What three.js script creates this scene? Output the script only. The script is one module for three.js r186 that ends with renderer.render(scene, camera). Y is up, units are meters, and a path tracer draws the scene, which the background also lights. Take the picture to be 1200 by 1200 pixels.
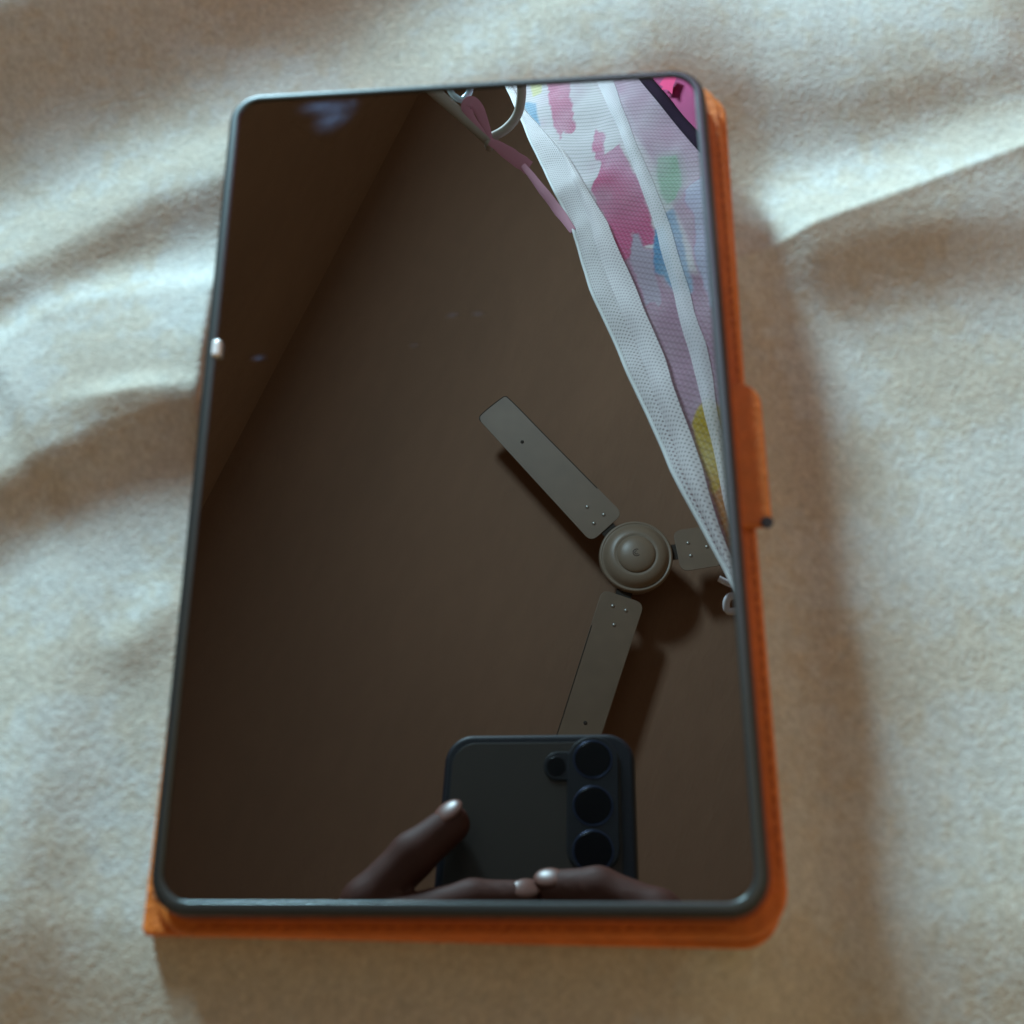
import * as THREE from 'three';
import { RoundedBoxGeometry } from 'three/addons/geometries/RoundedBoxGeometry.js';
import { mergeGeometries } from 'three/addons/utils/BufferGeometryUtils.js';
import { ImprovedNoise } from 'three/addons/math/ImprovedNoise.js';
import { RectAreaLightUniformsLib } from 'three/addons/lights/RectAreaLightUniformsLib.js';

// ---------------------------------------------------------------- camera, light, exposure
// y is up; the middle of the tablet lies over the origin; the bed surface is y = 0; x runs along the tablet's width
const scene = new THREE.Scene();
const camera = new THREE.PerspectiveCamera(57.43, 1, 0.002, 40);
const CAM = new THREE.Vector3(0.0279, 0.2236, 0.0835);
const RIGHT = new THREE.Vector3(0.99721, -0.07453, 0.00463).normalize();
const FWD = new THREE.Vector3(-0.06969, -0.95112, -0.30086).normalize();
RIGHT.addScaledVector(FWD, -RIGHT.dot(FWD)).normalize();
const UPV = new THREE.Vector3().crossVectors(RIGHT, FWD).normalize();
const VIEW = new THREE.Matrix4().makeBasis(RIGHT, UPV, FWD.clone().negate());
camera.position.copy(CAM);
camera.quaternion.setFromRotationMatrix(VIEW);
camera.focus = 1.5;
camera.userData.fStop = 18;

scene.background = new THREE.Color(0.56, 0.395, 0.205);            // the dim warm rest of the room
scene.environmentIntensity = 0.9;

const WIN = new THREE.Vector3(-0.70, 0.585, -1.775);             // the one window, in the wall beyond the tablet's left top corner
const WALL_IN = new THREE.Vector3(0.922, 0, 0.387).normalize(); // from the wall into the room
RectAreaLightUniformsLib.init();
const day = new THREE.RectAreaLight(new THREE.Color(0.58, 0.86, 1.0), 330, 0.34, 0.46);
day.name = 'window_daylight';
day.position.copy(WIN).addScaledVector(WALL_IN, 0.03);
day.lookAt(day.position.clone().add(WALL_IN));
scene.add(day);

const renderer = new THREE.WebGLRenderer({ antialias: true });
renderer.toneMapping = THREE.LinearToneMapping;
renderer.toneMappingExposure = 1;
renderer.shadowMap.enabled = true;

// ---------------------------------------------------------------- helpers
let seed = 7;
const rnd = () => { seed = (seed * 1664525 + 1013904223) >>> 0; return seed / 4294967296; };
const noise3 = new ImprovedNoise();
const nz = (x, y, z = 0.37) => noise3.noise(x, y, z);
const fbm = (x, y, o = 4, z = 0.37) => { let s = 0, a = 0.5; for (let i = 0; i < o; i++) { s += a * nz(x, y, z + i * 3.1); x *= 2.03; y *= 2.03; a *= 0.5; } return s; };
const V = (x, y, z) => new THREE.Vector3(x, y, z);
const clamp = THREE.MathUtils.clamp, sstep = THREE.MathUtils.smoothstep, lerp = THREE.MathUtils.lerp;
const std = (name, rgb, roughness, more = {}) => { const m = new THREE.MeshPhysicalMaterial({ roughness, metalness: 0, ...more }); m.color.setRGB(...rgb); m.name = name; return m; };
function mesh(name, geometry, material, parent = scene) {
  const m = new THREE.Mesh(geometry, material); m.name = name; m.castShadow = m.receiveShadow = true; parent.add(m); return m;
}
function thing(name, label, category, group) {
  const o = new THREE.Group(); o.name = name; o.userData = { label, category }; if (group) o.userData.group = group; scene.add(o); return o;
}
const tag = (o, label, category) => { o.userData.label = label; o.userData.category = category; return o; };
// a grey map made by f(u, v) in 0..1
function greyMap(w, h, f, repeat) {
  const d = new Uint8Array(w * h * 4);
  for (let y = 0; y < h; y++) for (let x = 0; x < w; x++) { const g = clamp(f(x / w, y / h), 0, 1) * 255, i = (y * w + x) * 4; d[i] = d[i + 1] = d[i + 2] = g; d[i + 3] = 255; }
  const t = new THREE.DataTexture(d, w, h); t.magFilter = THREE.LinearFilter; t.wrapS = t.wrapT = THREE.RepeatWrapping; if (repeat) t.repeat.set(...repeat); t.needsUpdate = true; return t;
}
function rgbMap(w, h, f) {
  const d = new Uint8Array(w * h * 4);
  for (let y = 0; y < h; y++) for (let x = 0; x < w; x++) { const c = f(x / w, y / h), i = (y * w + x) * 4; for (let k = 0; k < 3; k++) d[i + k] = clamp(c[k], 0, 1) * 255; d[i + 3] = 255; }
  const t = new THREE.DataTexture(d, w, h); t.magFilter = THREE.LinearFilter; t.wrapS = t.wrapT = THREE.RepeatWrapping; t.colorSpace = THREE.SRGBColorSpace; t.needsUpdate = true; return t;
}
// tileable value noise
function tileNoise(n, s) { const g = new Float32Array(n * n); let q = s; for (let i = 0; i < n * n; i++) { q = (q * 1664525 + 1013904223) >>> 0; g[i] = q / 4294967296; }
  return (u, v) => { const x = u * n, y = v * n, xi = Math.floor(x), yi = Math.floor(y), fx = x - xi, fy = y - yi, a = fx * fx * (3 - 2 * fx), b = fy * fy * (3 - 2 * fy), at = (i, j) => g[((j % n) + n) % n * n + ((i % n) + n) % n];
    return lerp(lerp(at(xi, yi), at(xi + 1, yi), a), lerp(at(xi, yi + 1), at(xi + 1, yi + 1), a), b); }; }
function roundRect(x0, x1, y0, y1, r) {   // r: one radius, or [bottom-left, bottom-right, top-right, top-left]
  const [a, b, c, d] = Array.isArray(r) ? r : [r, r, r, r], s = new THREE.Shape();
  s.moveTo(x0 + a, y0); s.lineTo(x1 - b, y0); s.absarc(x1 - b, y0 + b, b, -Math.PI / 2, 0); s.lineTo(x1, y1 - c); s.absarc(x1 - c, y1 - c, c, 0, Math.PI / 2);
  s.lineTo(x0 + d, y1); s.absarc(x0 + d, y1 - d, d, Math.PI / 2, Math.PI); s.lineTo(x0, y0 + a); s.absarc(x0 + a, y0 + a, a, Math.PI, Math.PI * 1.5);
  return s;
}
// a plate lying flat: outline drawn with y = -z, from height y0 to y1, edges rounded by bevel
function plate(shape, y0, y1, bevel, segments = 4) {
  const g = new THREE.ExtrudeGeometry(shape, { depth: y1 - y0 - 2 * bevel, bevelEnabled: bevel > 0, bevelSize: bevel, bevelThickness: bevel, bevelOffset: -bevel, bevelSegments: segments, curveSegments: 16 });
  g.translate(0, 0, y0 + bevel); g.rotateX(-Math.PI / 2);
  const P = g.attributes.position, U = g.attributes.uv; for (let i = 0; i < P.count; i++) U.setXY(i, P.getX(i) + 1.1 * P.getY(i), P.getZ(i) + 0.6 * P.getY(i));
  return g;
}
const tube = (points, r, seg = 40, closed = false, radial = 10) => new THREE.TubeGeometry(new THREE.CatmullRomCurve3(points.map((p) => (p.isVector3 ? p : V(...p))), closed, 'centripetal'), seg, r, radial, closed);

// ---------------------------------------------------------------- the setting: ceiling and window wall
{
  const grain = greyMap(512, 512, (() => { const a = tileNoise(24, 3), b = tileNoise(90, 5), c = tileNoise(220, 9); return (u, v) => 0.4 * a(u, v) + 0.35 * b(u, v) + 0.25 * c(u, v); })(), [3, 3]);
  const tone = rgbMap(512, 512, (() => { const a = tileNoise(5, 13), b = tileNoise(17, 15), c = tileNoise(120, 19); return (u, v) => { const k = 0.9 + 0.07 * a(u, v) + 0.04 * b(u, v) + 0.03 * c(u, v); return [k, k * 0.995, k * 0.985]; }; })());
  const dir = V(-0.387, 0, 0.922).normalize();
  const frame = new THREE.Matrix4().makeBasis(dir, V(0, 1, 0), V().crossVectors(dir, V(0, 1, 0)));  // local z: out of or into the room
  const q = new THREE.Quaternion().setFromRotationMatrix(frame), foot = V(-0.8252, 0, -1.4790);
  const inward = V().crossVectors(dir, V(0, 1, 0)).dot(WALL_IN) > 0 ? 1 : -1;
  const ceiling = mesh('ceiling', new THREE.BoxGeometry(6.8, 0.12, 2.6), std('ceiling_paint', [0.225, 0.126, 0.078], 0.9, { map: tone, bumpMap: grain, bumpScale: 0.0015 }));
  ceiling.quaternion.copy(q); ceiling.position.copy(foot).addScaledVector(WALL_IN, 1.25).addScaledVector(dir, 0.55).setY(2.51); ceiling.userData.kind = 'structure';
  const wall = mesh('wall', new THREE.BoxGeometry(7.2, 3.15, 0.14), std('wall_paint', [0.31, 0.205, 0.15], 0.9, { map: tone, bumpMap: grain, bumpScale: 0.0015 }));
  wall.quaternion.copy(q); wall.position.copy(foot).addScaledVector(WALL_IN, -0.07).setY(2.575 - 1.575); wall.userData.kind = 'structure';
  const floor = mesh('floor', new THREE.BoxGeometry(9, 0.1, 9), std('floor_stone', [0.5, 0.38, 0.28], 0.6, { map: tone })); floor.quaternion.copy(q); floor.position.copy(foot).addScaledVector(WALL_IN, 4.4).setY(-0.6); floor.userData.kind = 'structure';
  // the window that the daylight comes through
  const w = thing('window', 'small pale framed window low in the brown wall', 'window');
  w.position.copy(WIN); w.quaternion.copy(day.quaternion);
  const fm = std('window_paint', [0.6, 0.55, 0.48], 0.5), glow = std('window_glass', [0.1, 0.1, 0.1], 0.2); glow.emissive.setRGB(0.6, 0.88, 1.0); glow.emissiveIntensity = 3; glow.name = 'window_glow';
  for (const s of [-1, 1]) { const a = mesh('frame', new THREE.BoxGeometry(0.05, 0.58, 0.05), fm, w); a.position.set(s * 0.205, 0, 0.024); const b = mesh('frame', new THREE.BoxGeometry(0.36, 0.05, 0.046), fm, w); b.position.set(0, s * 0.265, 0.024); }
  const pane = mesh('pane', new THREE.BoxGeometry(0.356, 0.476, 0.006), glow, w); pane.position.z = 0.012;
}

// ---------------------------------------------------------------- the ceiling fan
{
  const fan = thing('ceiling_fan', 'cream three bladed fan hanging under the dark ceiling', 'ceiling fan');
  fan.position.set(0.1833, 2.29, -0.565); fan.scale.setScalar(1.083);
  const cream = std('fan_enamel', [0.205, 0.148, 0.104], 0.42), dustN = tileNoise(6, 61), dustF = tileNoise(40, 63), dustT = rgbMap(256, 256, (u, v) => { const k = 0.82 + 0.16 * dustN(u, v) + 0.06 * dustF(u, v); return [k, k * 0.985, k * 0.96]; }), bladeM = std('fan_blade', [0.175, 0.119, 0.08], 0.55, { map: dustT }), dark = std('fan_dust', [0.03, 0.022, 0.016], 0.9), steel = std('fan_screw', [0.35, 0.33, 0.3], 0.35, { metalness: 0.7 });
  const prof = (a) => a.map(([r, y]) => new THREE.Vector2(r, y));
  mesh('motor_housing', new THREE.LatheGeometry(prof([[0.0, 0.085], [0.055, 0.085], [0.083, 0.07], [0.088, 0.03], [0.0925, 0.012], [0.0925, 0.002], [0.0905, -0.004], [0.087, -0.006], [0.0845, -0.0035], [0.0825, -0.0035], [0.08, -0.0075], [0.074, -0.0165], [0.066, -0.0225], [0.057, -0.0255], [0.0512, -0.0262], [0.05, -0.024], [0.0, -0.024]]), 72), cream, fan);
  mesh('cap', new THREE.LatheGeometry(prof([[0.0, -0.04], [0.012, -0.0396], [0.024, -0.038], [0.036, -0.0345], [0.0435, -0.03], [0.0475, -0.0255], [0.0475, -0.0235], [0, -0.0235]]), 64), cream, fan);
  const em = mesh('emblem', mergeGeometries([new THREE.TorusGeometry(0.0085, 0.0011, 8, 40, 4.6), new THREE.TorusGeometry(0.0042, 0.0011, 8, 30, 4.2)]), std('fan_emblem', [0.045, 0.022, 0.016], 0.5), fan);
  em.rotation.set(Math.PI / 2, 0, 0.7); em.position.y = -0.0396;
  mesh('downrod', new THREE.CylinderGeometry(0.012, 0.012, 0.03, 20), cream, fan).position.y = 0.096;
  mesh('canopy', new THREE.LatheGeometry(prof([[0.014, 0.1], [0.03, 0.104], [0.055, 0.125], [0.062, 0.1468], [0.0, 0.1468]]), 40), cream, fan);
  const L0 = 0.106, L1 = 0.565, W = 0.054;
  const sh = new THREE.Shape();
  sh.moveTo(L0 + 0.022, -W); sh.lineTo(L1 - 0.012, -W * 0.9); sh.quadraticCurveTo(L1, -W * 0.9, L1, -W * 0.9 + 0.012); sh.lineTo(L1 - 0.004, W * 0.9 - 0.012); sh.quadraticCurveTo(L1 - 0.004, W * 0.9, L1 - 0.016, W * 0.9); sh.lineTo(L0 + 0.022, W); sh.quadraticCurveTo(L0, W, L0, W - 0.022); sh.lineTo(L0, -W + 0.022); sh.quadraticCurveTo(L0, -W, L0 + 0.022, -W);
  const bladeG = new THREE.ExtrudeGeometry(sh, { depth: 0.0012, bevelEnabled: true, bevelSize: 0.001, bevelThickness: 0.0006, bevelSegments: 2, curveSegments: 8 });
  const screwG = new THREE.SphereGeometry(0.0048, 16, 8); screwG.scale(1, 1, 0.6);
  const edgeG = tube([[0.2, W * 0.965, 0], [0.4, W * 0.93, 0], [L1 - 0.02, W * 0.9, 0], [L1 - 0.006, W * 0.86, 0], [L1 - 0.002, W * 0.5, 0], [L1, -W * 0.55, 0], [L1 - 0.002, -W * 0.8, 0], [L1 - 0.014, -W * 0.92, 0]], 0.0014, 60, false, 6);
  const armG = new THREE.ExtrudeGeometry(roundRect(0.078, 0.19, -0.02, 0.02, 0.012), { depth: 0.003, bevelEnabled: false, curveSegments: 8 });
  for (const ang of [-130.5, 109.5, -7.5]) {
    const arm = new THREE.Group(); arm.rotation.set(0, -ang * Math.PI / 180, 0); arm.name = 'blade'; fan.add(arm);
    const tilt = new THREE.Group();
    const b = new THREE.Mesh(bladeG, bladeM); b.name = 'blade'; b.castShadow = b.receiveShadow = true;
    // blade lies in local x/z: turn the drawing flat, pitched a few degrees
    b.rotation.order = 'YXZ'; b.rotation.set(Math.PI / 2 + 0.07, -ang * Math.PI / 180, 0); b.position.y = 0.012; fan.remove(arm); fan.add(b);
    mesh('dusty_edge', edgeG, dark, b).position.z = 0.0014;
    const bracket = mesh('bracket', armG, dark, b); bracket.position.z = -0.0045;
    for (const [x, y] of [[0.137, 0.017], [0.137, -0.017], [0.181, 0]]) mesh('screw', screwG, steel, b).position.set(x, y, 0.0022);
    mesh('rivet', screwG, dark, b).position.set(0.43, -0.006, 0.0018);
  }
}

// ---------------------------------------------------------------- the mosquito net, described on its own sloping plane
const NET = { o: V(0.0365, 0.62, -0.459), a: V(0.1797, -0.509, 0.8418).normalize(), n: V(-0.5547, -0.7591, -0.3406).normalize() };
NET.b = V().crossVectors(NET.n, NET.a).normalize(); if (NET.b.x < 0) NET.b.negate();
const onNet = (a, b, n = 0) => NET.o.clone().addScaledVector(NET.a, a).addScaledVector(NET.b, b).addScaledVector(NET.n, n);
const curve1 = (pts) => (a) => { if (a <= pts[0][0]) return pts[0][1]; for (let i = 1; i < pts.length; i++) if (a <= pts[i][0]) { const t = (a - pts[i - 1][0]) / (pts[i][0] - pts[i - 1][0]); return lerp(pts[i - 1][1], pts[i][1], t); } return pts[pts.length - 1][1]; };
{
  const net = thing('mosquito_net', 'white mosquito net with pink flower print and magenta border, sloping above the tablet', 'mosquito net');
  const AA = [-0.72, 0.56], BB = [-0.02, 0.16];
  const edge = curve1([[-0.72, -0.004], [-0.527, -0.003], [-0.17, -0.003], [0, -0.002], [0.06, -0.007], [0.11, -0.0095], [0.26, -0.0105], [0.38, -0.0095], [0.48, -0.005], [0.6, -0.003]]);
  const hemIn = curve1([[-0.72, 0.001], [-0.365, 0.008], [-0.25, 0.02], [-0.18, 0.028], [-0.05, 0.031], [0.03, 0.033], [0.1, 0.0295], [0.257, 0.0224], [0.396, 0.0116], [0.45, 0.005], [0.5, 0.001], [0.56, 0.0]]);
  const pl0 = curve1([[-0.72, 0.115], [-0.32, 0.1005], [-0.134, 0.0895], [0.045, 0.0718], [0.198, 0.05], [0.33, 0.0317], [0.436, 0.0123], [0.5, 0.002], [0.56, 0.0]]);
  const pl1 = curve1([[-0.72, 0.135], [-0.283, 0.117], [-0.083, 0.0962], [0.054, 0.0838], [0.148, 0.0715], [0.229, 0.0592], [0.276, 0.0545], [0.346, 0.039], [0.395, 0.0277], [0.45, 0.015], [0.5, 0.0045], [0.56, 0.002]]);
  const wave = (a, b) => 0.0022 * Math.sin(a * 19 + b * 40) + 0.0015 * Math.sin(a * 47 - b * 90 + 1) + 0.0012 * nz(a * 30, b * 30);
  function strip(bl, br, na, nb, lift) {
    const p = [], uv = [], uv1 = [], idx = [];
    for (let i = 0; i <= na; i++) for (let j = 0; j <= nb; j++) {
      const a = lerp(AA[0], AA[1], i / na), t = j / nb, b = lerp(bl(a), br(a), t), v = onNet(a, b, wave(a, b) + lift(a, b, t));
      p.push(v.x, v.y, v.z); uv.push((a - AA[0]) / (AA[1] - AA[0]), (b - BB[0]) / (BB[1] - BB[0])); uv1.push((-0.5 * a + 0.866 * b) / 0.0052, (0.866 * a + 0.5 * b) / 0.0052);
      if (i < na && j < nb) { const k = i * (nb + 1) + j; idx.push(k, k + nb + 1, k + 1, k + 1, k + nb + 1, k + nb + 2); }
    }
    const g = new THREE.BufferGeometry(); g.setAttribute('position', new THREE.Float32BufferAttribute(p, 3)); g.setAttribute('uv', new THREE.Float32BufferAttribute(uv, 2)); g.setAttribute('uv1', new THREE.Float32BufferAttribute(uv1, 2)); g.setIndex(idx); g.computeVertexNormals(); return g;
  }
  // the print, in cloth coordinates
  const CW = 2048, CH = 512, cv = document.createElement('canvas'); cv.width = CW; cv.height = CH;
  const c = cv.getContext('2d'), X = (a) => (a - AA[0]) / (AA[1] - AA[0]) * CW, Y = (b) => (1 - (b - BB[0]) / (BB[1] - BB[0])) * CH;
  c.fillStyle = '#e6dcdc'; c.fillRect(0, 0, CW, CH);
  function jag(pts, amp) { const o = []; pts.forEach((p, i) => { const q = pts[(i + 1) % pts.length], L = Math.hypot(q[0] - p[0], q[1] - p[1]), k = Math.max(1, Math.round(L / 0.008)); for (let s = 0; s < k; s++) { const t = s / k; o.push([lerp(p[0], q[0], t) + (s ? (rnd() - 0.5) * amp : 0), lerp(p[1], q[1], t) + (s ? (rnd() - 0.5) * amp * 0.5 : 0)]); } }); return o; }
  function blob(pts, fill, stroke, amp = 0.006, soft = 0) { const q = jag(pts, amp); c.beginPath(); q.forEach(([a, b], i) => (i ? c.lineTo(X(a), Y(b)) : c.moveTo(X(a), Y(b)))); c.closePath(); c.fillStyle = fill; if (soft) { c.save(); c.shadowColor = fill; c.shadowBlur = soft; c.fill(); c.restore(); } c.fill(); if (stroke) { c.strokeStyle = stroke; c.globalAlpha = 0.6; c.lineWidth = 2; c.stroke(); c.globalAlpha = 1; } }
  // ground colours: the lower part of the cloth is mauve, the part by the border pale pink
  blob([[-0.72, 0.1], [0.56, 0.1], [0.56, 0.16], [-0.72, 0.16]], '#cdb2c0', null, 0.002, 20);
  blob([[-0.35, 0.122], [-0.1, 0.105], [0.2, 0.08], [0.2, 0.16], [-0.35, 0.16]], '#c5a3b4', null, 0.002, 25);
  blob([[0.06, 0.02], [0.56, -0.02], [0.56, 0.08], [0.2, 0.08]], '#b58aa0', null, 0.002, 20);
  blob([[-0.427, 0.052], [-0.368, 0.078], [-0.319, 0.065], [-0.279, 0.060], [-0.241, 0.053], [-0.223, 0.043], [-0.243, 0.038], [-0.222, 0.029], [-0.264, 0.030], [-0.340, 0.040]], '#d98aa3', '#c97a92', 0.01);
  blob([[-0.472, 0.030], [-0.431, 0.047], [-0.390, 0.036], [-0.402, 0.024]], '#e6dca6', null, 0.004, 6);
  blob([[-0.413, 0.009], [-0.369, 0.023], [-0.294, 0.015], [-0.339, 0.008]], '#8fb6cf', null, 0.004, 8);
  const P2 = c.createLinearGradient(X(0), Y(0.03), X(-0.03), Y(0.082)); P2.addColorStop(0, '#cf5f88'); P2.addColorStop(0.55, '#d4648c'); P2.addColorStop(1, '#d79ab4');
  blob([[-0.178, 0.067], [-0.155, 0.074], [-0.109, 0.062], [-0.102, 0.081], [-0.062, 0.079], [-0.005, 0.077], [0.059, 0.068], [0.100, 0.059], [0.091, 0.047], [0.057, 0.048], [0.096, 0.037], [0.096, 0.028], [0.051, 0.030], [0.002, 0.032], [-0.062, 0.033], [-0.102, 0.056], [-0.125, 0.053]], P2, '#b5486c');
  blob([[-0.19, 0.068], [-0.158, 0.0735], [-0.12, 0.062], [-0.14, 0.054]], '#d8809f', '#c0607f');
  blob([[0.062, 0.047], [0.067, 0.052], [0.099, 0.050], [0.110, 0.056], [0.139, 0.047], [0.150, 0.046], [0.183, 0.041], [0.193, 0.036], [0.179, 0.034], [0.175, 0.031], [0.179, 0.026], [0.101, 0.032], [0.091, 0.038]], '#b9a8b8', '#a8325c', 0.004);
  blob([[0.076, 0.066], [0.081, 0.074], [0.137, 0.066], [0.191, 0.056], [0.166, 0.052], [0.151, 0.052], [0.139, 0.047], [0.108, 0.056]], '#5a92bd', null, 0.004);
  blob([[0.332, 0.035], [0.35, 0.04], [0.44, 0.02], [0.5, 0.01], [0.429, 0.008], [0.399, 0.011], [0.371, 0.013], [0.345, 0.017], [0.335, 0.026]], '#c39a1c', null, 0.003, 3);
  blob([[0.41, 0.02], [0.5, 0.015], [0.5, 0.0], [0.42, 0.008]], '#b8743a', null, 0.003, 3);
  blob([[-0.029, 0.104], [-0.010, 0.119], [0.021, 0.113], [0.044, 0.107], [0.060, 0.096], [0.058, 0.088], [0.030, 0.089], [-0.009, 0.096]], '#8fae94', null, 0.004, 30);
  blob([[0.067, 0.081], [0.071, 0.089], [0.098, 0.085], [0.149, 0.077], [0.2, 0.066], [0.2, 0.06], [0.143, 0.070]], '#9db2ca', null, 0.004, 6);
  blob([[0.049, 0.150], [0.170, 0.120], [0.24, 0.09], [0.24, 0.07], [0.159, 0.083], [0.107, 0.100], [0.085, 0.100], [0.058, 0.106], [0.053, 0.113]], '#c4bfd6', '#b04a74', 0.005);
  blob([[-0.62, 0.06], [-0.52, 0.1], [-0.46, 0.085], [-0.5, 0.05]], '#d9738f', '#c4506f');
  { const soft = document.createElement('canvas'); soft.width = CW; soft.height = CH; const sc = soft.getContext('2d'); for (let k = 0; k < 2; k++) { sc.globalAlpha = 1; sc.drawImage(cv, 0, 0); sc.globalAlpha = 0.22; for (const [dx, dy] of [[2, 0], [-2, 0], [0, 3], [0, -3], [1, 2], [-1, -2]]) sc.drawImage(cv, dx, dy); c.drawImage(soft, 0, 0); } }
  for (let i = 0; i < 260; i++) { const x = rnd() * CW, y = rnd() * CH, q = 15 + rnd() * 70, g2 = c.createRadialGradient(x, y, 0, x, y, q); g2.addColorStop(0, rnd() < 0.7 ? 'rgba(240,232,236,0.20)' : 'rgba(200,120,155,0.16)'); g2.addColorStop(1, 'rgba(235,225,230,0)'); c.fillStyle = g2; c.fillRect(x - q, y - q, 2 * q, 2 * q); }
  c.globalAlpha = 0.16; c.fillStyle = '#f4eef2'; for (let y = 0; y < CH; y += 9) c.fillRect(0, y, CW, 3); for (let x = 0; x < CW; x += 8) c.fillRect(x, 0, 2.5, CH);
  for (let i = 0; i < 900; i++) { c.globalAlpha = 0.05; c.fillStyle = rnd() < 0.5 ? '#ffffff' : '#7d6a78'; c.fillRect(rnd() * CW, rnd() * CH, 3 + rnd() * 60, 1 + rnd() * 2); } c.globalAlpha = 1;
  const print = new THREE.CanvasTexture(cv); print.colorSpace = THREE.SRGBColorSpace;
  const lengthA = AA[1] - AA[0], lengthB = BB[1] - BB[0];
  // weave: coarse rows of thread; one tile is one row by one column
  const rows = greyMap(64, 64, (u, v) => { const d = Math.abs(u - 0.5) * 2, e = Math.abs(v - 0.5) * 2; return lerp(1, 0.74, sstep(d, 0.5, 0.95)) * lerp(1, 0.9, sstep(e, 0.5, 0.95)); }); rows.channel = 1;
  const holes = (k) => greyMap(64, 64, (u, v) => { let r = 9; for (const [x, y] of [[0.5, 0.25], [0, 0.75], [1, 0.75]]) r = Math.min(r, Math.hypot((u - x) * 1.05, v - y)); return lerp(k, 1, sstep(r, 0.12, 0.25)); }, [lengthA / 0.0056, lengthB / 0.0042]);
  const cloth = (name, rgb, more) => std(name, rgb, 0.95, { side: THREE.DoubleSide, transparent: true, transmission: 0.25, thickness: 0, ior: 1.1, ...more });
  mesh('net_panel', strip((a) => edge(a) + 0.001, () => 0.1415, 220, 40, () => 0), cloth('net_print', [0.82, 0.82, 0.82], { map: print, alphaMap: rows }), net);
  // hem: open mesh near the edge, a doubled white band inside it
  const sheer = cloth('net_mesh', [0.8, 0.75, 0.75], { alphaMap: holes(0.12) }), dbl = cloth('net_double', [0.85, 0.79, 0.79], { alphaMap: holes(0.5) }), white = cloth('net_selvedge', [0.92, 0.92, 0.92], {});
  const mid = (a) => lerp(edge(a), hemIn(a), lerp(0.95, 0.5, sstep(a, -0.3, 0.12)) - 0.12 * sstep(a, 0.2, 0.45));
  mesh('hem', strip((a) => edge(a) + 0.002, mid, 260, 10, (a, b, t) => 0.005 + 0.002 * Math.sin(t * Math.PI)), sheer, net).userData.label = 'open white mesh along the net edge';
  mesh('hem_band', strip((a) => Math.min(mid(a), hemIn(a) - 0.0005), hemIn, 260, 10, (a, b, t) => 0.006 + 0.003 * Math.sin(t * Math.PI)), dbl, net).userData.label = 'doubled white mesh band inside the hem';
  mesh('selvedge', strip(edge, (a) => edge(a) + 0.0032, 260, 6, (a, b, t) => 0.006 + 0.0016 * Math.sin(t * Math.PI)), white, net);
  mesh('pleat', strip(pl0, pl1, 260, 14, (a, b, t) => 0.0012 + 0.0025 * Math.sin(t * Math.PI)), cloth('net_pleat', [0.82, 0.78, 0.79], { alphaMap: holes(0.66), opacity: 0.8 }), net).userData.label = 'raised white pleat running down the net';
  const bt = rgbMap(256, 64, (() => { const n1 = tileNoise(9, 21), n2 = tileNoise(40, 23); return (u, v) => { const k = 0.85 + 0.2 * n1(u, v) + 0.06 * n2(u, v); return [0.66 * k, 0.13 * k, 0.40 * k]; }; })());
  mesh('border', strip(() => 0.1425, () => 0.235, 160, 20, (a, b) => 0.003 * Math.sin(a * 30 + b * 25)), std('net_border', [1, 1, 1], 0.85, { side: THREE.DoubleSide, map: bt }), net).userData.label = 'magenta cloth border';
  const flower = new THREE.Shape(); [[-0.16, 0.163], [-0.135, 0.166], [-0.119, 0.158], [-0.099, 0.1515], [-0.118, 0.151], [-0.128, 0.147], [-0.135, 0.150], [-0.15, 0.149]].forEach(([a, b], i) => (i ? flower.lineTo(a, b) : flower.moveTo(a, b)));
  const fg = new THREE.ShapeGeometry(flower), fp = fg.attributes.position; for (let i = 0; i < fp.count; i++) { const a = fp.getX(i), b = fp.getY(i), v = onNet(a, b, wave(a, b) + 0.003 * Math.sin(a * 30 + b * 25) + 0.009); fp.setXYZ(i, v.x, v.y, v.z); } fg.computeVertexNormals();
  mesh('print_patch', fg, std('net_crimson', [0.75, 0.03, 0.16], 0.9, { side: THREE.DoubleSide }), net);
  const pts = []; for (let i = 0; i <= 60; i++) { const a = lerp(-0.6, 0.5, i / 60); pts.push(onNet(a, 0.1425, wave(a, 0.1425) + 0.002)); }
  mesh('piping', tube(pts, 0.0056, 160), std('net_piping', [0.022, 0.010, 0.022], 1, { specularIntensity: 0.1 }), net);
  // loose white ends by the foot end of the net
  const cordM = std('net_cord', [0.78, 0.72, 0.74], 0.9);
  mesh('cord', tube([[0.1294, 0.4835, -0.0747], [0.1341, 0.4834, -0.0720], [0.1399, 0.4831, -0.0692], [0.1470, 0.4825, -0.0664], [0.17, 0.482, -0.055]], 0.0023, 30), cordM, net);
  mesh('cord', tube([[0.17, 0.482, -0.055], [0.1408, 0.4845, -0.0619], [0.1360, 0.4855, -0.0610], [0.1340, 0.4868, -0.0563], [0.1350, 0.4877, -0.0514], [0.1416, 0.4867, -0.0510], [0.16, 0.486, -0.05]], 0.0026, 40), cordM, net);
}
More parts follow.
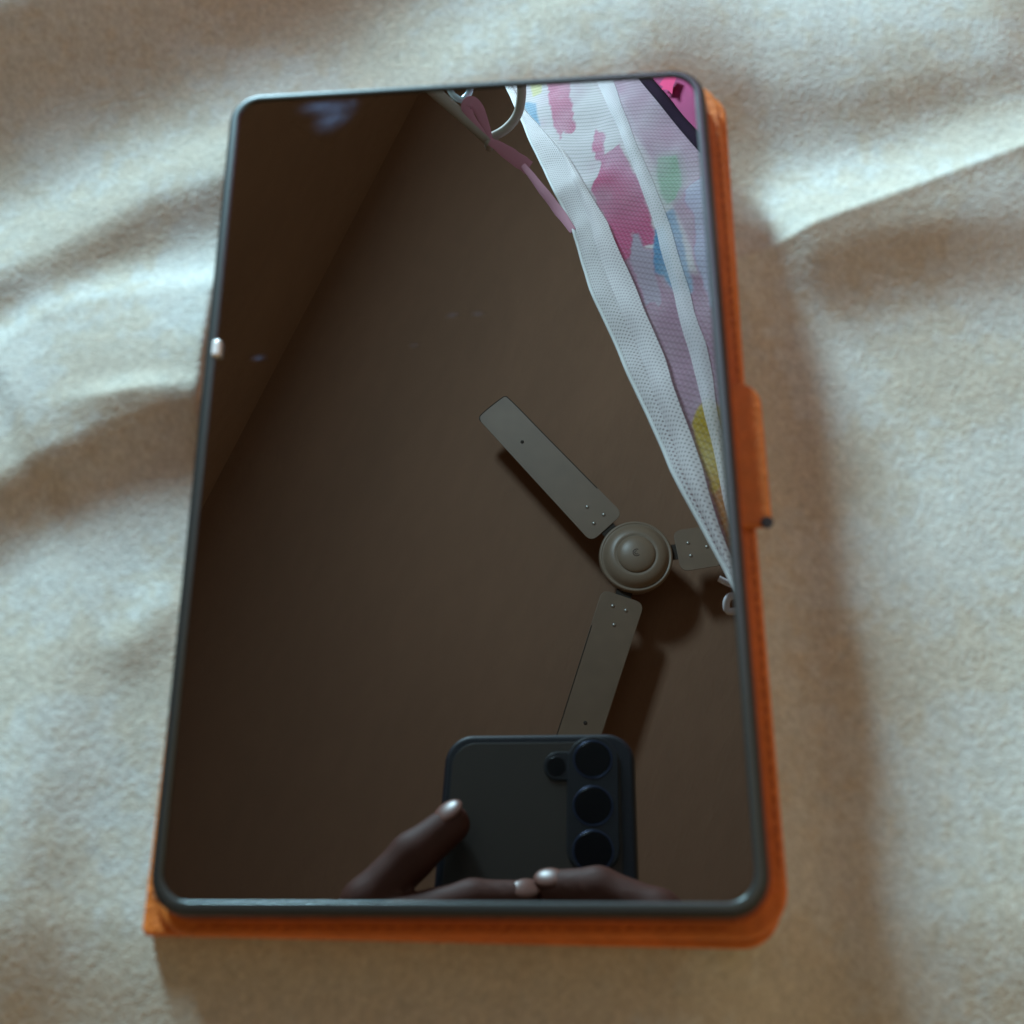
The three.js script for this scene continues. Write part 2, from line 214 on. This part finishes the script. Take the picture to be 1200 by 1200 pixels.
// ---------------------------------------------------------------- hook, ring and ribbon at the net's corner
{
  const hook = thing('canopy_hook', 'grey brown plastic hook with a round eye holding the pink ribbon', 'hook');
  const hm = std('hook_plastic', [0.33, 0.28, 0.23], 0.6);
  mesh('shaft', tube([[-0.26, 0.52, -0.716], [-0.1689, 0.5789, -0.6773], [-0.1202, 0.6144, -0.6512], [-0.0863, 0.6381, -0.6305], [-0.0566, 0.6578, -0.6113]], 0.0066, 50, false, 12), hm, hook);
  mesh('eye', tube([[-0.11, 0.56, -0.705], [-0.07, 0.575, -0.7], [-0.0363, 0.5954, -0.6831], [-0.0238, 0.6087, -0.6702], [-0.0201, 0.6202, -0.6581], [-0.0200, 0.6313, -0.6458], [-0.0256, 0.6437, -0.6311], [-0.0393, 0.6521, -0.6201], [-0.0622, 0.6572, -0.6113]], 0.0052, 70, false, 12), hm, hook);
  mesh('tip', new THREE.CapsuleGeometry(0.0052, 0.005, 4, 10), hm, hook).position.set(-0.0575, 0.6598, -0.6075);
  const ring = tag(mesh('split_ring', tube([[-0.0916, 0.6029, -0.6833], [-0.1002, 0.6132, -0.6711], [-0.0996, 0.6234, -0.6601], [-0.0941, 0.6319, -0.6515], [-0.0853, 0.6358, -0.6487], [-0.0775, 0.6327, -0.6533], [-0.0740, 0.6257, -0.6615], [-0.0755, 0.6148, -0.6730], [-0.0827, 0.6050, -0.6824]], 0.0036, 60, true, 10), std('ring_metal', [0.5, 0.6, 0.66], 0.3, { metalness: 0.6 })), 'small pale blue ring hanging behind the grey hook', 'ring');
  // ribbon: flat strips along a path with a width for each point
  function ribbonGeo(path, widths, thick, side) {
    const cur = new THREE.CatmullRomCurve3(path.map((p) => V(...p)), false, 'centripetal'), N = 40, p = [], idx = [];
    for (let i = 0; i <= N; i++) {
      const t = i / N, P = cur.getPoint(t), T = cur.getTangent(t), S = V().crossVectors(T, side).normalize(), U = V().crossVectors(S, T).normalize(), k = t * (widths.length - 1), w = lerp(widths[Math.floor(k)], widths[Math.min(widths.length - 1, Math.floor(k) + 1)], k % 1) / 2;
      for (const [a, b] of [[-1, -1], [-0.35, -2.2], [0.35, -1.6], [1, -1], [1, 1], [0.35, 0.4], [-0.35, -0.2], [-1, 1]]) { const q = P.clone().addScaledVector(S, a * w * (1 + 0.04 * Math.sin(i * 0.5 + a))).addScaledVector(U, b * thick); p.push(q.x, q.y, q.z); }
      if (i < N) for (let j = 0; j < 8; j++) { const A = i * 8 + j, B = i * 8 + (j + 1) % 8; idx.push(A, B, A + 8, B, B + 8, A + 8); }
    }
    const g = new THREE.BufferGeometry(); g.setAttribute('position', new THREE.Float32BufferAttribute(p, 3)); g.setIndex(idx); g.computeVertexNormals(); return g;
  }
  const side = V(0.05, 0.85, -0.5);
  const rib = thing('ribbon', 'pink satin ribbon tied through the hook to the net edge', 'ribbon');
  const rm = std('ribbon_satin', [0.52, 0.22, 0.29], 0.8, { side: THREE.DoubleSide });
  mesh('loop', ribbonGeo([[-0.0561, 0.6528, -0.6095], [-0.0607, 0.6425, -0.6213], [-0.0671, 0.6319, -0.6328], [-0.0739, 0.6273, -0.6371], [-0.0790, 0.6289, -0.6345], [-0.0765, 0.6352, -0.6275], [-0.0683, 0.6445, -0.6179], [-0.0544, 0.6546, -0.6075]], [0.006, 0.012, 0.013, 0.009, 0.007], 0.0006, side), rm, rib);
  mesh('tail', ribbonGeo([[-0.0558, 0.6490, -0.6031], [-0.0450, 0.6538, -0.5985], [-0.0326, 0.6602, -0.5917], [-0.0218, 0.6653, -0.5861], [-0.0146, 0.6689, -0.5819]], [0.007, 0.012, 0.015, 0.015, 0.015], 0.0006, side), rm, rib);
  mesh('strand', ribbonGeo([[-0.0202, 0.6560, -0.5757], [-0.0001, 0.6444, -0.5355], [0.0174, 0.6337, -0.4997], [0.0315, 0.6165, -0.4638]], [0.006, 0.009, 0.010, 0.007], 0.0005, side), rm, rib);
}

// ---------------------------------------------------------------- the blanket
{
  const ridges = [   // crest line (dark side on the right of its direction), height, width of the light side, width of the dark side, share of sharpness
    { p: [[0.060, -0.054], [0.073, -0.060], [0.095, -0.070], [0.123, -0.080], [0.152, -0.091], [0.20, -0.107], [0.28, -0.13]], h: 0.0031, l: 0.012, d: 0.016, s: 0.75 },
    { p: [[0.085, -0.062], [0.11, -0.069], [0.14, -0.071], [0.2, -0.076]], h: 0.0022, l: 0.02, d: 0.015, s: 0 },
    { p: [[-0.17, -0.045], [-0.119, -0.066], [-0.105, -0.075], [-0.091, -0.083], [-0.072, -0.089], [-0.04, -0.095]], h: 0.0030, l: 0.02, d: 0.0125, s: 0.1 },
    { p: [[-0.135, -0.030], [-0.126, -0.036], [-0.115, -0.045], [-0.098, -0.0495], [-0.072, -0.051], [-0.04, -0.05]], h: 0.0018, l: 0.0080, d: 0.035, s: 0 },
    { p: [[-0.2, 0.055], [-0.16, 0.028], [-0.129, 0.006], [-0.114, -0.004], [-0.098, -0.0115], [-0.075, -0.0185], [-0.04, -0.026]], h: 0.0043, l: 0.036, d: 0.0125, s: 0.1 },
    { p: [[-0.118, -0.0165], [-0.103, -0.0185], [-0.088, -0.0205], [-0.071, -0.0215], [-0.04, -0.021]], h: 0.0012, l: 0.004, d: 0.006, s: 0.3, t: 0.5 },
    { p: [[-0.3, -0.09], [-0.2, -0.13], [-0.12, -0.163], [-0.06, -0.19], [0.02, -0.22]], h: 0.0125, l: 0.05, d: 0.036, s: 0 },
    { p: [[-0.125, 0.26], [-0.115, 0.15], [-0.106, 0.09], [-0.104, 0.045], [-0.108, 0.0]], h: 0.0034, l: 0.03, d: 0.016, s: 0, t: 0.45 },
    { p: [[-0.092, 0.054], [-0.080, 0.040], [-0.070, 0.027]], h: 0.0009, l: 0.007, d: 0.008, s: 0, t: 0.4 },
    { p: [[-0.04, -0.118], [0.06, -0.128], [0.11, -0.118], [0.17, -0.128]], h: 0.0024, l: 0.03, d: 0.018, s: 0 },
    { p: [[0.0, -0.16], [0.05, -0.152], [0.1, -0.146], [0.2, -0.155]], h: 0.0014, l: 0.03, d: 0.028, s: 0, t: 0.25 },
  ];
  function height(x, z) {
    let h = 0;
    for (const r of ridges) {
      let best = 1e9, sd = 0, along = 0, total = r.p.length - 1;
      for (let i = 0; i < total; i++) {
        const [ax, az] = r.p[i], [bx, bz] = r.p[i + 1], dx = bx - ax, dz = bz - az, L2 = dx * dx + dz * dz, t = clamp(((x - ax) * dx + (z - az) * dz) / L2, 0, 1), ex = x - ax - t * dx, ez = z - az - t * dz, e = Math.hypot(ex, ez);
        if (e < best) { best = e; sd = Math.sign(ex * -dz + ez * dx); along = (i + t) / total; }
      }
      const w = sd > 0 ? r.d : r.l, q = best / w, prof = lerp(Math.exp(-q * q), Math.exp(-1.5 * q), r.s * Math.exp(-best / 0.02));
      h += 1.5 * r.h * prof * sstep(along, 0, r.t ?? 0.16) * (1 - sstep(along, 1 - (r.t ?? 0.1), 1) * (r.t ? 1 : 0.9));
    }
    h -= 0.015 * sstep(x, 0.045, 0.088) * lerp(0.35, 1, sstep(z, -0.2, 0.02)) + 0.005 * sstep(z, 0.105, 0.15);
    h += 0.0022 * fbm(x * 9 + 3, z * 9, 2) + 0.0005 * fbm(x * 40, z * 40, 2, 1.7);
    // pressed flat under the tablet's case
    const ox = Math.max(Math.abs(x - 0.0005) - 0.0665, 0), oz = Math.max(Math.abs(z - 0.001) - 0.1060, 0), away = Math.hypot(ox, oz);
    const pressed = 1 - sstep(away, 0.0, 0.004);
    return lerp(h, Math.min(h, -0.0006), pressed);
  }
  const N = 520, far = 0.9, stretch = (t) => { const s = t * 2 - 1, k = Math.abs(s); return Math.sign(s) * (k < 0.86 ? k / 0.86 * 0.235 : lerp(0.235, far, Math.pow((k - 0.86) / 0.14, 1.6))); };
  const p = [], uv = [], idx = [];
  for (let j = 0; j <= N; j++) for (let i = 0; i <= N; i++) { const x = stretch(i / N), z = stretch(j / N) - 0.01; p.push(x, height(x, z), z); uv.push(x / 0.22, z / 0.22); if (i < N && j < N) { const k = j * (N + 1) + i; idx.push(k, k + N + 1, k + 1, k + 1, k + N + 1, k + N + 2); } }
  const g = new THREE.BufferGeometry(); g.setAttribute('position', new THREE.Float32BufferAttribute(p, 3)); g.setAttribute('uv', new THREE.Float32BufferAttribute(uv, 2)); g.setIndex(idx); g.computeVertexNormals();
  const n1 = tileNoise(64, 31), n2 = tileNoise(150, 33), n3 = tileNoise(330, 35), n4 = tileNoise(700, 37), w1 = tileNoise(40, 41), w2 = tileNoise(9, 43);
  const fleece = (u, v) => { const du = 0.003 * (n2(u, v) - 0.5), dv = 0.003 * (n2(v, u) - 0.5); u += du + 1; v += dv + 1; return 0.06 * n1(u, v) + 0.16 * n2(u, v) + 0.38 * n3(u, v) + 0.4 * n4(u, v); };
  const bump = greyMap(1536, 1536, (u, v) => fleece(u, v));
  const col = rgbMap(1024, 1024, (u, v) => { const f = fleece(u, v), big = w2(u, v), k = 0.84 + 0.22 * f + 0.05 * (n2(v + 0.5, u) - 0.5) + 0.03 * (big - 0.5); const warm = 0.03 * (n1(v, u) - 0.5); const pale = sstep(big + 0.5 * (n1(u + 0.3, v) - 0.5) + 0.3 * (n2(u, v) - 0.5), 0.3, 0.75); return [k * lerp(0.79, 0.80, pale) + warm * 0.4, k * lerp(0.785, 0.82, pale), k * lerp(0.73, 0.795, pale) - warm * 0.4]; });
  tag(mesh('blanket', g, std('blanket_fleece', [1, 1, 1], 1, { map: col, bumpMap: bump, bumpScale: 0.00026, sheen: 0.25, sheenRoughness: 0.6, specularIntensity: 0.2 })), 'cream fleece blanket with soft creases spread out under the orange tablet case', 'blanket');
}

// ---------------------------------------------------------------- the orange folio case
{
  const kase = thing('tablet_case', 'orange leather folio case folded flat beneath the tablet on the cream blanket', 'tablet case');
  const gn = tileNoise(60, 51), gn2 = tileNoise(160, 53), gb = tileNoise(7, 55), rp = [14, 14];
  const grain = greyMap(512, 512, (u, v) => Math.abs(gn(u, v) - 0.5) * 1.3 + 0.4 * gn2(u, v), rp);
  const tone = rgbMap(512, 512, (u, v) => { const k = 0.92 + 0.07 * gn(u, v) + 0.06 * (gb(u, v) - 0.5); return [k, k * (0.97 + 0.06 * gb(v, u)), k]; }); tone.repeat.set(9, 9);
  const leather = std('case_leather', [0.68, 0.185, 0.026], 0.58, { map: tone, bumpMap: grain, bumpScale: 0.00025 });
  const inner = std('case_leather_dark', [0.36, 0.075, 0.012], 0.7, { map: tone, bumpMap: grain, bumpScale: 0.00025 });
  mesh('front_cover', plate(roundRect(-0.0697, 0.0709, -0.1117, 0.1105, [0.0018, 0.009, 0.009, 0.004]), 0.0004, 0.0042, 0.0012), leather, kase).rotation.y = -0.016;
  mesh('back_cover', plate(roundRect(-0.0680, 0.0702, -0.1104, 0.1095, [0.0105, 0.0105, 0.0105, 0.008]), 0.0046, 0.0082, 0.0014), leather, kase);
  mesh('tray', plate(roundRect(-0.0662, 0.0666, -0.1068, 0.1068, 0.0095), 0.0080, 0.0105, 0.0006), inner, kase);
  const spine = new THREE.CylinderGeometry(0.0042, 0.0042, 0.205, 24, 1, true, Math.PI, Math.PI); spine.rotateX(Math.PI / 2); spine.translate(-0.0648, 0.0046, 0); mesh('spine', spine, leather, kase);
  const tab = mesh('closure_tab', plate(roundRect(0.045, 0.0736, -0.0212, 0.0162, [0.0025, 0.0028, 0.0060, 0.0025]), 0.0080, 0.0098, 0.0008), leather, kase);
  tab.userData.label = 'orange strap tab sticking out from the right edge';
  const snap = mesh('snap_button', new THREE.CylinderGeometry(0.0014, 0.0014, 0.0008, 16), std('case_snap', [0.012, 0.01, 0.01], 0.6), tab); snap.position.set(0.0722, 0.0101, 0.0202);
  // stitches along the right and the bottom edge of the upper cover
  const st = std('case_thread', [0.5, 0.13, 0.03], 0.8), sg = new THREE.CapsuleGeometry(0.00026, 0.0018, 3, 6); sg.rotateX(Math.PI / 2); const sgx = sg.clone().rotateY(Math.PI / 2);
  const all = []; for (let z = -0.097; z < 0.098; z += 0.0032) all.push(sg.clone().translate(0.0689, 0.00825, z)); for (let x = -0.056; x < 0.058; x += 0.0032) all.push(sgx.clone().translate(x, 0.00825, 0.1083));
  const sm = mesh('stitching', mergeGeometries(all), st, kase); sm.userData.kind = 'stuff';
}

// ---------------------------------------------------------------- the tablet
{
  const tab = thing('tablet', 'black tablet with grey rim lying screen up in its orange case', 'tablet');
  const Y1 = 0.017, X0 = -0.0651, X1 = 0.0650, Z0 = -0.1056, Z1 = 0.1053;
  const rim = std('tablet_rim', [0.15, 0.185, 0.19], 0.3, { metalness: 0.9 });
  const outer = roundRect(X0, X1, -Z1, -Z0, [0.0085, 0.0085, 0.0075, 0.0075]);
  mesh('body', plate(roundRect(X0 + 0.0015, X1 - 0.0015, -Z1 + 0.0015, -Z0 - 0.0015, 0.0075), 0.0100, 0.0158, 0.0008), std('tablet_body', [0.03, 0.033, 0.034], 0.4), tab);
  // raised rim: a ring with a rounded outer edge and a short slope down to the glass
  const inX0 = -0.0624, inX1 = 0.0621, inZ0 = -0.1036, inZ1 = 0.1022;
  const ringOf = (shape, n) => shape.getSpacedPoints(n);
  const N = 480, samp = (x0, x1, z0, z1, r) => { const P = ringOf(roundRect(x0, x1, -z1, -z0, r), N); return P.slice(0, N); };
  // rings listed from outside bottom to inside bottom: [inset 0 outer .. 1 inner, height]
  const A = [], steps = [[0.0, 0.0100], [0.0, 0.0150], [0.03, 0.0157], [0.09, 0.0163], [0.18, 0.0167], [0.31, 0.01695], [0.48, 0.01706], [0.65, 0.0171], [0.88, 0.01709], [0.97, 0.01704], [1, 0.0169], [1, 0.0157]];
  const band = (list) => {
    const p = [], idx = [];
    for (const [k, y] of list) samp(lerp(X0, inX0, k), lerp(X1, inX1, k), lerp(Z0, inZ0, k), lerp(Z1, inZ1, k), lerp(0.0085, 0.0062, k)).forEach((q) => p.push(q.x, y, -q.y));
    for (let s = 0; s < list.length - 1; s++) for (let i = 0; i < N; i++) { const a = s * N + i, b = s * N + (i + 1) % N; idx.push(a, b, a + N, b, b + N, a + N); }
    const g = new THREE.BufferGeometry(); g.setAttribute('position', new THREE.Float32BufferAttribute(p, 3)); g.setIndex(idx); g.computeVertexNormals(); return g;
  };
  mesh('bumper', band(steps.filter(([k]) => k <= 0.49)), std('tablet_bumper', [0.006, 0.008, 0.008], 0.42, { side: THREE.DoubleSide }), tab).userData.label = 'dark outer edge of the rim';
  rim.side = THREE.DoubleSide; mesh('rim', band(steps.filter(([k]) => k >= 0.47)), rim, tab);
  // the switched-off screen: dark mirror glass with a few greasy smears
  const SW = inX1 - inX0 + 0.001, SH = inZ1 - inZ0 + 0.001;
  const glass = new THREE.MeshPhysicalMaterial({ metalness: 1, roughness: 0 }); glass.color.setRGB(0.28, 0.28, 0.28); glass.name = 'tablet_glass';
  const sg = new THREE.ShapeGeometry(roundRect(inX0 - 0.0004, inX1 + 0.0004, -inZ1 - 0.0004, -inZ0 + 0.0004, 0.0062), 16), sp = sg.attributes.position, suv = []; for (let i = 0; i < sp.count; i++) suv.push((sp.getX(i) - inX0) / SW, (sp.getY(i) + inZ1) / SH);
  sg.setAttribute('uv', new THREE.Float32BufferAttribute(suv, 2)); sg.rotateX(-Math.PI / 2); sg.translate(0, 0.0164, 0);
  mesh('screen', sg, glass, tab);
  const film = greyMap(128, 128, (u, v) => { const d = Math.hypot(u - 0.5, v - 0.5) * 2; return Math.pow(clamp(1 - d, 0, 1), 2) * (0.75 + 0.5 * nz(u * 7, v * 7)); });
  for (const [x, z, w, h, turn, o] of [[-0.0350, -0.0985, 0.021, 0.0125, 0.9, 0.26], [-0.0395, -0.1005, 0.017, 0.0085, 0.1, 0.16], [-0.0021, -0.0342, 0.0040, 0.0017, 0.2, 0.07], [0.0044, -0.0343, 0.0040, 0.0016, 0, 0.07], [-0.051, -0.0244, 0.0052, 0.0022, 0.1, 0.12], [-0.0116, -0.0262, 0.003, 0.0016, 0, 0.04]]) {
    const m = std('grease_film', [0.4, 0.6, 1.0], 0.9, { transparent: true, opacity: o, alphaMap: film, specularIntensity: 0 });
    const q = mesh('smear', new THREE.PlaneGeometry(w, h).rotateX(-Math.PI / 2), m, tab); q.position.set(x, 0.01645, z); q.rotation.y = turn;
  }
  const key = mesh('side_button', new RoundedBoxGeometry(0.0022, 0.0016, 0.0046, 4, 0.0007), std('tablet_button', [0.88, 0.9, 0.9], 0.25, { clearcoat: 1, clearcoatRoughness: 0.1 }), tab);
  key.position.set(-0.0618, 0.0171, -0.0272); key.userData.label = 'small shiny silver button on the left rim';
}

// ---------------------------------------------------------------- the phone that takes the picture (its frame: x right, y up its back, z away from the tablet)
{
  const phone = thing('mobile_phone', 'dark phone with three round camera lenses, held above the tablet', 'mobile phone');
  phone.position.copy(CAM); phone.quaternion.copy(camera.quaternion);
  const navy = std('phone_bumper', [0.008, 0.009, 0.018], 0.5), back = std('phone_back', [0.044, 0.033, 0.025], 0.6), island = std('phone_island', [0.007, 0.008, 0.014], 0.5), black = std('phone_lens', [0.005, 0.005, 0.007], 0.3, { specularIntensity: 0.6 }), ringM = std('phone_ring', [0.03, 0.045, 0.1], 0.35, { metalness: 0.5 });
  const ex = (shape, front, depth, bevel) => { const g = new THREE.ExtrudeGeometry(shape, { depth: depth - 2 * bevel, bevelEnabled: true, bevelSize: bevel, bevelThickness: bevel, bevelOffset: -bevel, bevelSegments: 4, curveSegments: 20 }); g.translate(0, 0, front + bevel); return g; };
  mesh('bumper_case', ex(roundRect(-0.0630, 0.0212, -0.128, 0.0332, 0.0125), 0.0021, 0.0105, 0.0022), navy, phone);
  const bp = roundRect(-0.0592, 0.0150, -0.1245, 0.0290, 0.0100); mesh('back_panel', ex(bp, 0.0018, 0.002, 0.0003), back, phone);
  mesh('camera_island', mergeGeometries([ex(roundRect(-0.0078, 0.0142, -0.0272, 0.0312, 0.0108), 0.0009, 0.0016, 0.0005), ex(roundRect(-0.0182, -0.002, 0.0118, 0.0245, 0.0062), 0.0012, 0.0012, 0.0004)]), island, phone);
  const circle = (r) => { const s = new THREE.Shape(); s.absarc(0, 0, r, 0, Math.PI * 2); return s; };
  for (const v of [0.0208, 0.0006, -0.0180]) {
    const l = new THREE.Group(); l.name = 'lens'; l.position.set(0.0032, v, 0); phone.add(l);
    mesh('ring', new THREE.TorusGeometry(0.0082, 0.0005, 10, 48), ringM, l).position.z = 0.0012;
    mesh('glass', ex(circle(0.0078), 0.0007, 0.001, 0.0002), black, l);
  }
  const fl = mesh('flash', ex(circle(0.0042), 0.0010, 0.001, 0.0002), black, phone); fl.position.set(-0.0128, 0.0180, 0);
}

// ---------------------------------------------------------------- the person holding the phone: two forearms and hands
{
  const person = thing('person', 'person holding the dark phone by its lower edges with the fingertips of both hands', 'person');
  person.position.copy(CAM); person.quaternion.copy(camera.quaternion);
  const smin = (a, b, k) => { const h = Math.max(k - Math.abs(a - b), 0) / k; return Math.min(a, b) - h * h * k * 0.25; };
  // distance to a tapered capsule
  const cap = (p, a, b, ra, rb) => { const bx = b[0] - a[0], by = b[1] - a[1], bz = b[2] - a[2], px = p[0] - a[0], py = p[1] - a[1], pz = p[2] - a[2], t = clamp((px * bx + py * by + pz * bz) / (bx * bx + by * by + bz * bz), 0, 1); return Math.hypot(px - t * bx, py - t * by, pz - t * bz) - lerp(ra, rb, t); };
  const chain = (p, pts, k) => { let d = 1e9; for (let i = 0; i < pts.length - 1; i++) { const c = cap(p, pts[i], pts[i + 1], pts[i][3], pts[i + 1][3]); d = i ? smin(d, c, k) : c; } return d; };
  function surface(field, lo, hi, cell) {   // surface nets
    const n = lo.map((l, i) => Math.ceil((hi[i] - l) / cell) + 1), id = (i, j, k) => (k * n[1] + j) * n[0] + i, F = new Float32Array(n[0] * n[1] * n[2]);
    for (let k = 0; k < n[2]; k++) for (let j = 0; j < n[1]; j++) for (let i = 0; i < n[0]; i++) F[id(i, j, k)] = field([lo[0] + i * cell, lo[1] + j * cell, lo[2] + k * cell]);
    const vert = new Int32Array(F.length).fill(-1), p = [], idx = [];
    for (let k = 0; k < n[2] - 1; k++) for (let j = 0; j < n[1] - 1; j++) for (let i = 0; i < n[0] - 1; i++) {
      let c = 0, x = 0, y = 0, z = 0; const f = (a, b, d) => F[id(i + a, j + b, k + d)];
      for (let a = 0; a < 2; a++) for (let b = 0; b < 2; b++) { let s, t; s = f(0, a, b); t = f(1, a, b); if ((s < 0) !== (t < 0)) { x += s / (s - t); y += a; z += b; c++; } s = f(a, 0, b); t = f(a, 1, b); if ((s < 0) !== (t < 0)) { y += s / (s - t); x += a; z += b; c++; } s = f(a, b, 0); t = f(a, b, 1); if ((s < 0) !== (t < 0)) { z += s / (s - t); x += a; y += b; c++; } }
      if (c) { vert[id(i, j, k)] = p.length / 3; p.push(lo[0] + (i + x / c) * cell, lo[1] + (j + y / c) * cell, lo[2] + (k + z / c) * cell); }
    }
    const quad = (a, b, c, d, flip) => { if (a < 0 || b < 0 || c < 0 || d < 0) return; flip ? idx.push(a, c, b, a, d, c) : idx.push(a, b, c, a, c, d); };
    for (let k = 1; k < n[2] - 1; k++) for (let j = 1; j < n[1] - 1; j++) for (let i = 1; i < n[0] - 1; i++) {
      const s = F[id(i, j, k)] < 0;
      if (s !== F[id(i + 1, j, k)] < 0) quad(vert[id(i, j - 1, k - 1)], vert[id(i, j, k - 1)], vert[id(i, j, k)], vert[id(i, j - 1, k)], !s);
      if (s !== F[id(i, j + 1, k)] < 0) quad(vert[id(i - 1, j, k - 1)], vert[id(i - 1, j, k)], vert[id(i, j, k)], vert[id(i, j, k - 1)], !s);
      if (s !== F[id(i, j, k + 1)] < 0) quad(vert[id(i - 1, j - 1, k)], vert[id(i, j - 1, k)], vert[id(i, j, k)], vert[id(i - 1, j, k)], !s);
    }
    const g = new THREE.BufferGeometry(); g.setAttribute('position', new THREE.Float32BufferAttribute(p, 3)); g.setIndex(idx); g.computeVertexNormals(); return g;
  }
  const skin = std('skin', [0.10, 0.028, 0.016], 0.65, { sheen: 0.1 }), nailM = std('nail', [0.25, 0.11, 0.085], 0.35, { clearcoat: 0.25, clearcoatRoughness: 0.3 });
  // chains: [x, y, z, radius] from knuckle to tip; z < 0 is the side of the tablet
  function makeHand(h) {
    const field = (p) => {
      let palm = chain(p, h.arm, 0.02);
      for (const f of h.palm) palm = smin(palm, cap(p, f[0], f[1], f[0][3], f[1][3]), 0.014);
      let fing = 1e9; for (const f of h.fingers) fing = Math.min(fing, chain(p, f, 0.003));
      return smin(palm, fing, 0.007);
    };
    const all = [...h.arm, ...h.palm.flat(), ...h.fingers.flat()], lo = [0, 1, 2].map((i) => Math.min(...all.map((q) => q[i] - q[3])) - 0.006), hi = [0, 1, 2].map((i) => Math.max(...all.map((q) => q[i] + q[3])) + 0.006);
    const m = mesh('arm', surface(field, lo, hi, 0.0021), skin, person);
    for (const f of h.fingers) {   // a nail on the back of each fingertip
      const t = V(...f[f.length - 1]), b = V(...f[f.length - 2]), r = f[f.length - 1][3], d = t.clone().sub(b).normalize(), out = V(...(f.out ?? [0, 0.35, -1])), nn = out.addScaledVector(d, -out.dot(d)).normalize(), s = V().crossVectors(d, nn);
      const g = new THREE.SphereGeometry(1, 20, 14); g.scale(r * 0.66, r * 0.2, r * 0.86);
      const n = mesh('fingernail', g, nailM, m); n.quaternion.setFromRotationMatrix(new THREE.Matrix4().makeBasis(s, nn, d.clone().negate()).scale(V(1, 1, 1))); n.position.copy(t).addScaledVector(nn, r * 0.86).addScaledVector(d, r * 0.12);
    }
    return m;
  }
  const F = (out, ...pts) => Object.assign(pts, { out });
  const left = makeHand({
    arm: [[-0.155, -0.36, 0.07, 0.038], [-0.125, -0.22, 0.03, 0.030], [-0.112, -0.175, 0.02, 0.026]],
    palm: [[[-0.112, -0.170, 0.018, 0.020], [-0.104, -0.082, 0.004, 0.0125]], [[-0.110, -0.170, 0.017, 0.020], [-0.101, -0.096, 0.003, 0.013]], [[-0.106, -0.168, 0.017, 0.020], [-0.097, -0.110, 0.003, 0.013]], [[-0.104, -0.166, 0.018, 0.020], [-0.091, -0.122, 0.006, 0.012]], [[-0.108, -0.165, 0.022, 0.018], [-0.088, -0.130, 0.022, 0.012]]],
    fingers: [
      F([0, 0.75, -1], [-0.104, -0.080, 0.002, 0.0110], [-0.0865, -0.0425, -0.011, 0.0104], [-0.0700, -0.0235, -0.0105, 0.0093], [-0.0555, -0.0095, -0.0068, 0.0080]),
      F([0, 0.5, -1], [-0.101, -0.094, 0.002, 0.0112], [-0.0740, -0.0490, -0.012, 0.0092], [-0.0440, -0.0405, -0.0095, 0.0082], [-0.0240, -0.0385, -0.006, 0.0070]),
      F([0, 0.4, -1], [-0.097, -0.108, 0.002, 0.0110], [-0.0720, -0.0670, -0.012, 0.0088], [-0.0480, -0.0590, -0.0095, 0.0078], [-0.0310, -0.0570, -0.006, 0.0068]),
      F([0, 0.4, -1], [-0.091, -0.121, 0.005, 0.0100], [-0.0710, -0.0850, -0.010, 0.0078], [-0.0540, -0.0780, -0.008, 0.0068], [-0.0400, -0.0760, -0.005, 0.0060]),
      F([0, 0.3, 1], [-0.090, -0.132, 0.021, 0.0120], [-0.0760, -0.1040, 0.0245, 0.0105], [-0.0560, -0.0820, 0.0232, 0.0095], [-0.0400, -0.0690, 0.0208, 0.0080]),
    ],
  });
  left.userData.label = 'left hand with its index finger pointing up across the phone back';
  const right = makeHand({
    arm: [[0.14, -0.36, 0.07, 0.038], [0.092, -0.22, 0.03, 0.030], [0.074, -0.172, 0.02, 0.026]],
    palm: [[[0.074, -0.168, 0.018, 0.020], [0.064, -0.078, 0.004, 0.0125]], [[0.072, -0.168, 0.017, 0.020], [0.061, -0.092, 0.003, 0.013]], [[0.068, -0.166, 0.017, 0.020], [0.057, -0.106, 0.003, 0.013]], [[0.066, -0.164, 0.018, 0.020], [0.051, -0.118, 0.006, 0.012]], [[0.070, -0.163, 0.022, 0.018], [0.047, -0.128, 0.022, 0.012]]],
    fingers: [
      F([0, 0.55, -1], [0.064, -0.076, 0.002, 0.0110], [0.0290, -0.0450, -0.011, 0.0094], [0.0060, -0.0355, -0.0095, 0.0084], [-0.0120, -0.0345, -0.006, 0.0072]),
      F([0, 0.4, -1], [0.061, -0.090, 0.002, 0.0112], [0.0340, -0.0610, -0.012, 0.0092], [0.0090, -0.0545, -0.0095, 0.0082], [-0.0090, -0.0530, -0.006, 0.0070]),
      F([0, 0.4, -1], [0.057, -0.104, 0.002, 0.0110], [0.0320, -0.0790, -0.012, 0.0088], [0.0080, -0.0725, -0.0095, 0.0078], [-0.0080, -0.0710, -0.006, 0.0068]),
      F([0, 0.4, -1], [0.051, -0.117, 0.005, 0.0100], [0.0310, -0.0960, -0.010, 0.0078], [0.0140, -0.0900, -0.008, 0.0068], [0.0010, -0.0885, -0.005, 0.0060]),
      F([0, 0.3, 1], [0.048, -0.130, 0.021, 0.0120], [0.0340, -0.1020, 0.0245, 0.0105], [0.0140, -0.0800, 0.0232, 0.0095], [-0.0010, -0.0670, 0.0208, 0.0080]),
    ],
  });
  right.userData.label = 'right hand with its index finger lying across the phone under the lenses';
}

scene.traverse((o) => { if (o.isMesh) o.castShadow = o.receiveShadow = true; });
renderer.render(scene, camera);
